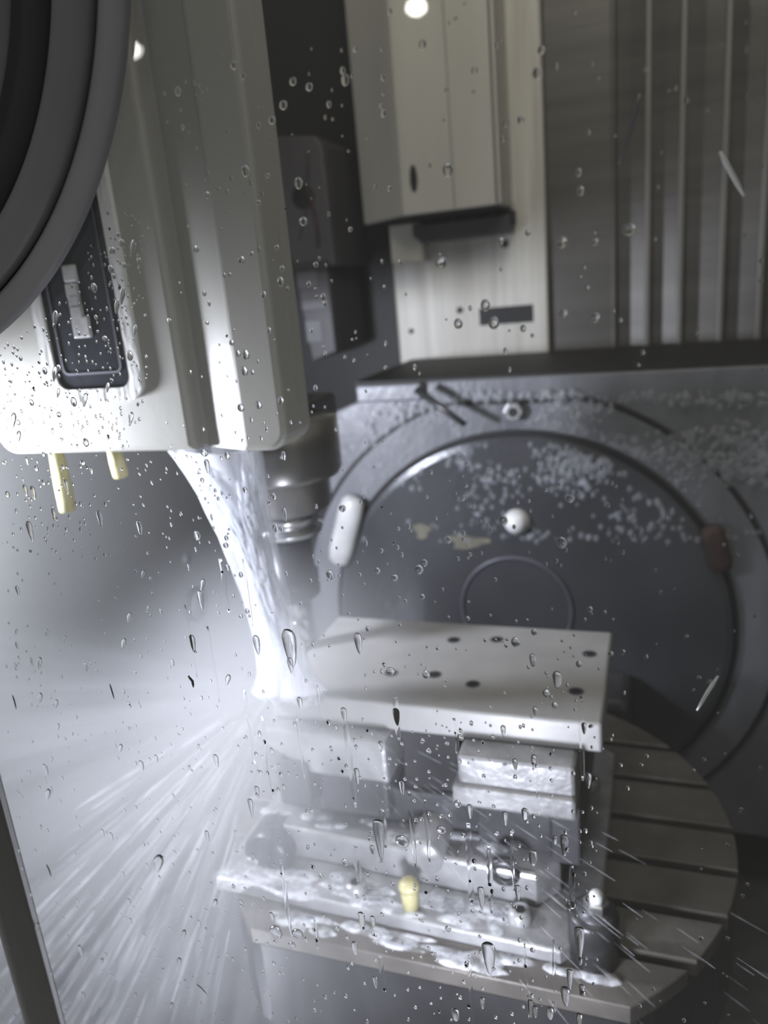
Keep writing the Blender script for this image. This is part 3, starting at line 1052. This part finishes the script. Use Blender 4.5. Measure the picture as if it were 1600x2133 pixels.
ROUND = [drop_mesh('droplet', s, a) for s, a in ((1.1, 1.0), (2.7, 1.15), (4.2, 1.3))]
LONG = [drop_mesh('droplet', s, 1.3, t, .0) for s, t in ((6.3, 1.2), (8.8, 2.0))]
TAIL = [drop_mesh('droplet', s, 1.1, t) for s, t in ((3.9, 3.5), (7.7, 5.5))]
SLANT = [drop_mesh('droplet', s, 1.7, .5, -.35) for s in (11.2, 13.9)]
DY = GI + .00005
placed = []


def clear(x, z, r):
    for (a, b_, c) in placed:
        if (a - x) ** 2 + (b_ - z) ** 2 < (r + c) ** 2 * 1.1:
            return False
    return True


def add_drop(qx, qy, d, meshes, R_, label, group):
    p = atY(qx, qy, DY)
    dist = (p - CAM).dot(Fw)
    r = d / 2 * dist / FPX
    if not clear(p.x, p.z, r):
        return False
    # not on top of the round window's disc
    if math.hypot(p.x - rx, p.z - rz) < rr + .004:
        return False
    placed.append((p.x, p.z, r))
    o = bpy.data.objects.new('water_droplet', R_.choice(meshes))
    COL.objects.link(o)
    o.location = (p.x, DY, p.z)
    o.scale = (r, r, r)
    if group:
        kd = 'round' if o.data in ROUND else 'slanting' if o.data in SLANT else 'tailed' if o.data in TAIL else 'stretched'
        label = ('big ' if d > 15 else 'small ' if d < 10.5 else '') + kd + ' ' + label
        group = kd + ' ' + group
    tag(o, label, 'droplet', group)
    return True


REG = [
    # region px, count, size, meshes, label, group
    ((0, 450, 300, 930), 46, (8, 17), ROUND + SLANT, 'water droplet on the window in front of the lamp lens', 'droplets before the lamp lens'),
    ((0, 945, 330, 1110), 26, (8, 17), ROUND + LONG, 'water droplet on the window just below the cream head cover', 'droplets below the head cover'),
    ((330, 120, 600, 930), 26, (9, 18), ROUND, 'water droplet on the window before the right side of the head cover', 'droplets before the head cover side'),
    ((500, 0, 830, 900), 40, (10, 20), ROUND, 'water droplet on the window against the dark gap beside the head', 'droplets before the dark gap'),
    ((830, 80, 1240, 780), 24, (12, 24), ROUND, 'water droplet on the window before the cream column cover', 'droplets before the column cover'),
    ((400, 940, 640, 1480), 28, (10, 20), ROUND + LONG, 'water droplet on the window in front of the coolant stream', 'droplets before the stream'),
    ((650, 1000, 1250, 1290), 22, (9, 20), ROUND, 'water droplet on the window before the round face plate', 'droplets before the face plate'),
    ((620, 1290, 1300, 1600), 32, (11, 21), ROUND + LONG, 'water droplet on the window in front of the pale block', 'droplets before the block'),
    ((480, 1600, 1240, 2120), 60, (11, 22), ROUND + LONG + TAIL + TAIL, 'water droplet on the window in front of the vise', 'droplets before the vise'),
    ((0, 1150, 480, 2120), 70, (6, 15), SLANT + LONG, 'water droplet on the window at the lower left', 'droplets at the lower left'),
]
# single big drops that stand out in the photograph
R_ = random.Random(99)
for (qx, qy, d, ms, lab) in (
        (602, 1330, 34, LONG, 'large water droplet low in the coolant stream'),
        (788, 1718, 26, TAIL, 'water droplet with a looped trail left of the vise jaw'),
        (838, 1752, 30, ROUND, 'fat water droplet over the middle of the vise'),
        (575, 1942, 28, ROUND, 'round water droplet below the left edge of the table'),
        (620, 1945, 26, ROUND, 'round water droplet just right of another under the table edge'),
        (330, 1795, 24, SLANT, 'tilted water droplet among the spray streaks'),
        (1018, 1975, 30, TAIL, 'long running water droplet at the table front'),
        (1170, 505, 24, ROUND, 'blurred water droplet beside the column cover on the bellows'),
        (1310, 478, 26, ROUND, 'blurred round water droplet on the bellows wall'),
        (1170, 1130, 22, ROUND, 'lone water droplet right of the domed pin')):
    add_drop(qx, qy, d, ms, R_, lab, None)
for (rg, n, (s0, s1), ms, lab, grp) in REG:
    n = int(n * .76)
    k_ = tries = 0
    while k_ < n and tries < n * 40:
        tries += 1
        if add_drop(R_.uniform(rg[0], rg[2]), R_.uniform(rg[1], rg[3]), s0 + (s1 - s0) * R_.random() ** 1.8, ms, R_, lab, grp):
            k_ += 1

# the countless fine drops: one object
bm = bmesh.new()
FINE = [((0, 440, 310, 935), 420, 3, 7), ((0, 940, 480, 1150), 150, 3, 7), ((330, 100, 830, 930), 120, 4, 8), ((480, 940, 1300, 1600), 220, 4, 8),
        ((480, 1500, 1250, 2133), 380, 4, 9), ((0, 1150, 480, 2133), 330, 3, 7), ((830, 0, 1600, 800), 60, 5, 10), ((1250, 1000, 1600, 2133), 50, 4, 9)]
for (rg, n, s0, s1) in FINE:
    for i in range(n):
        p = atY(R_.uniform(rg[0], rg[2]), R_.uniform(rg[1], rg[3]), DY)
        r = R_.uniform(s0, s1) / 2 * (p - CAM).dot(Fw) / FPX
        if math.hypot(p.x - rx, p.z - rz) < rr + .003 or not clear(p.x, p.z, r):
            continue
        asp = R_.uniform(1, 1.8)
        n1 = 10
        rings = []
        for fr_, h in ((.6, .34), (1, 0)):
            rings.append([bm.verts.new((p.x + r * fr_ * math.cos(2 * math.pi * q / n1), DY + r * h, p.z + r * asp * fr_ * math.sin(2 * math.pi * q / n1))) for q in range(n1)])
        tip = bm.verts.new((p.x, DY + r * .44, p.z))
        for q in range(n1):
            j = (q + 1) % n1
            bm.faces.new((tip, rings[0][j], rings[0][q]))
            bm.faces.new((rings[0][q], rings[0][j], rings[1][j], rings[1][q]))
        bk = bm.faces.new([bm.verts.new(v.co) for v in rings[1]])
        bk.normal_update()
        if bk.normal.y > 0:
            bk.normal_flip()
bm.normal_update()
for f in bm.faces:
    if len(f.verts) < 6 and f.normal.y < 0:
        f.normal_flip()
tag(obj('fine_droplets', bm, 'water', None, True), 'fine water droplets sprinkled all over the window glass', 'droplets', kind='stuff')

# ------------------------------------------------------------------ runs of water down the glass
bm = bmesh.new()
backs, runs = [], []
for i in range(60):
    qx, qy = R_.uniform(500, 1230), R_.uniform(1420, 2000)
    if i > 50:
        qx, qy = R_.uniform(380, 520), R_.uniform(1080, 1500)
    if any(abs(qx - a_) < 26 and abs(qy - b_) < 260 for a_, b_ in runs):
        continue
    runs.append((qx, qy))
    p0 = atY(qx, qy, DY)
    sc = (p0 - CAM).dot(Fw) / FPX
    L, wd = R_.uniform(60, 240) * sc, R_.uniform(5, 15) * sc / 2
    n = 14
    rows = []
    ph = R_.uniform(0, 9)
    for j in range(n + 1):
        u = j / n
        wv = wd * (.35 + .65 * math.sin(math.pi * min(1, .08 + u * .92)) ** .6) * (1 + .3 * mnoise.noise(Vector((ph, u * 4, 1))))
        xc = p0.x + wd * .9 * mnoise.noise(Vector((ph, u * 2.2, 5)))
        z = p0.z - L * u
        rows.append([bm.verts.new((xc + wv * a_, DY + wv * h_, z)) for a_, h_ in ((-1, 0), (-.6, .035), (0, .055), (.6, .035), (1, 0))])
    for j in range(n):
        for k_ in range(4):
            bm.faces.new((rows[j][k_], rows[j][k_ + 1], rows[j + 1][k_ + 1], rows[j + 1][k_]))
    bl, br_ = [bm.verts.new(r_[0].co) for r_ in rows], [bm.verts.new(r_[4].co) for r_ in rows]
    for j in range(n):
        backs.append(bm.faces.new((bl[j], br_[j], br_[j + 1], bl[j + 1])))
    bm.faces.new(rows[0])
    bm.faces.new(rows[-1])
bm.normal_update()
backs_ = set(backs)
for f in bm.faces:
    if len(f.verts) < 5 and (f.normal.y < 0) != (f in backs_):
        f.normal_flip()
tag(obj('water_runs', bm, 'water', None, True), 'thin runs of water trickling down the window before the vise', 'water', kind='stuff')

# ------------------------------------------------------------------ swarf stuck to the glass
CHIPS = [((1500, 316), (1524, 360), (1550, 408), 10, 'chip_bright', 'bright sliver of swarf on the window before the bellows'),
         ((1334, 195), (1312, 275), (1290, 342), 9, 'ring_grey', 'dull grey sliver of swarf leaning on the bellows ridge'),
         ((1496, 1408), (1474, 1444), (1452, 1480), 8, 'chip_bright', 'bright sliver of swarf on the window right of the block'),
         ((229, 1425), (232, 1440), (238, 1456), 4, 'chip_dark', 'thin dark needle of swarf on the window before the left wall'),
         ((26, 1448), (29, 1462), (34, 1477), 4, 'chip_dark', 'thin dark needle of swarf near the left edge of the window'),
         ((97, 1801), (101, 1812), (107, 1826), 4, 'chip_dark', 'thin dark needle of swarf near the black seal strip'),
         ((410, 2050), (420, 2061), (433, 2074), 4, 'chip_dark', 'thin dark needle of swarf at the bottom of the window'),
         ((392, 1408), (400, 1420), (403, 1432), 7, 'chip_dark', 'curled bit of swarf on the window left of the stream')]
for (q0, q1, q2, wd, m_, lab) in CHIPS:
    pts = [atY(*q, GI + .0012) for q in (q0, q1, q2)]
    dd = (pts[1] - CAM).dot(Fw) / FPX * wd / 2
    pts[1].y += .0004
    tag(obj('swarf_chip', tube([pts[0], (pts[0] + pts[1]) / 2, pts[1], (pts[1] + pts[2]) / 2, pts[2]], [dd * .5, dd, dd, dd * .9, dd * .4], 8, .45), m_, None, True), lab, 'chip', 'swarf chips on the window')
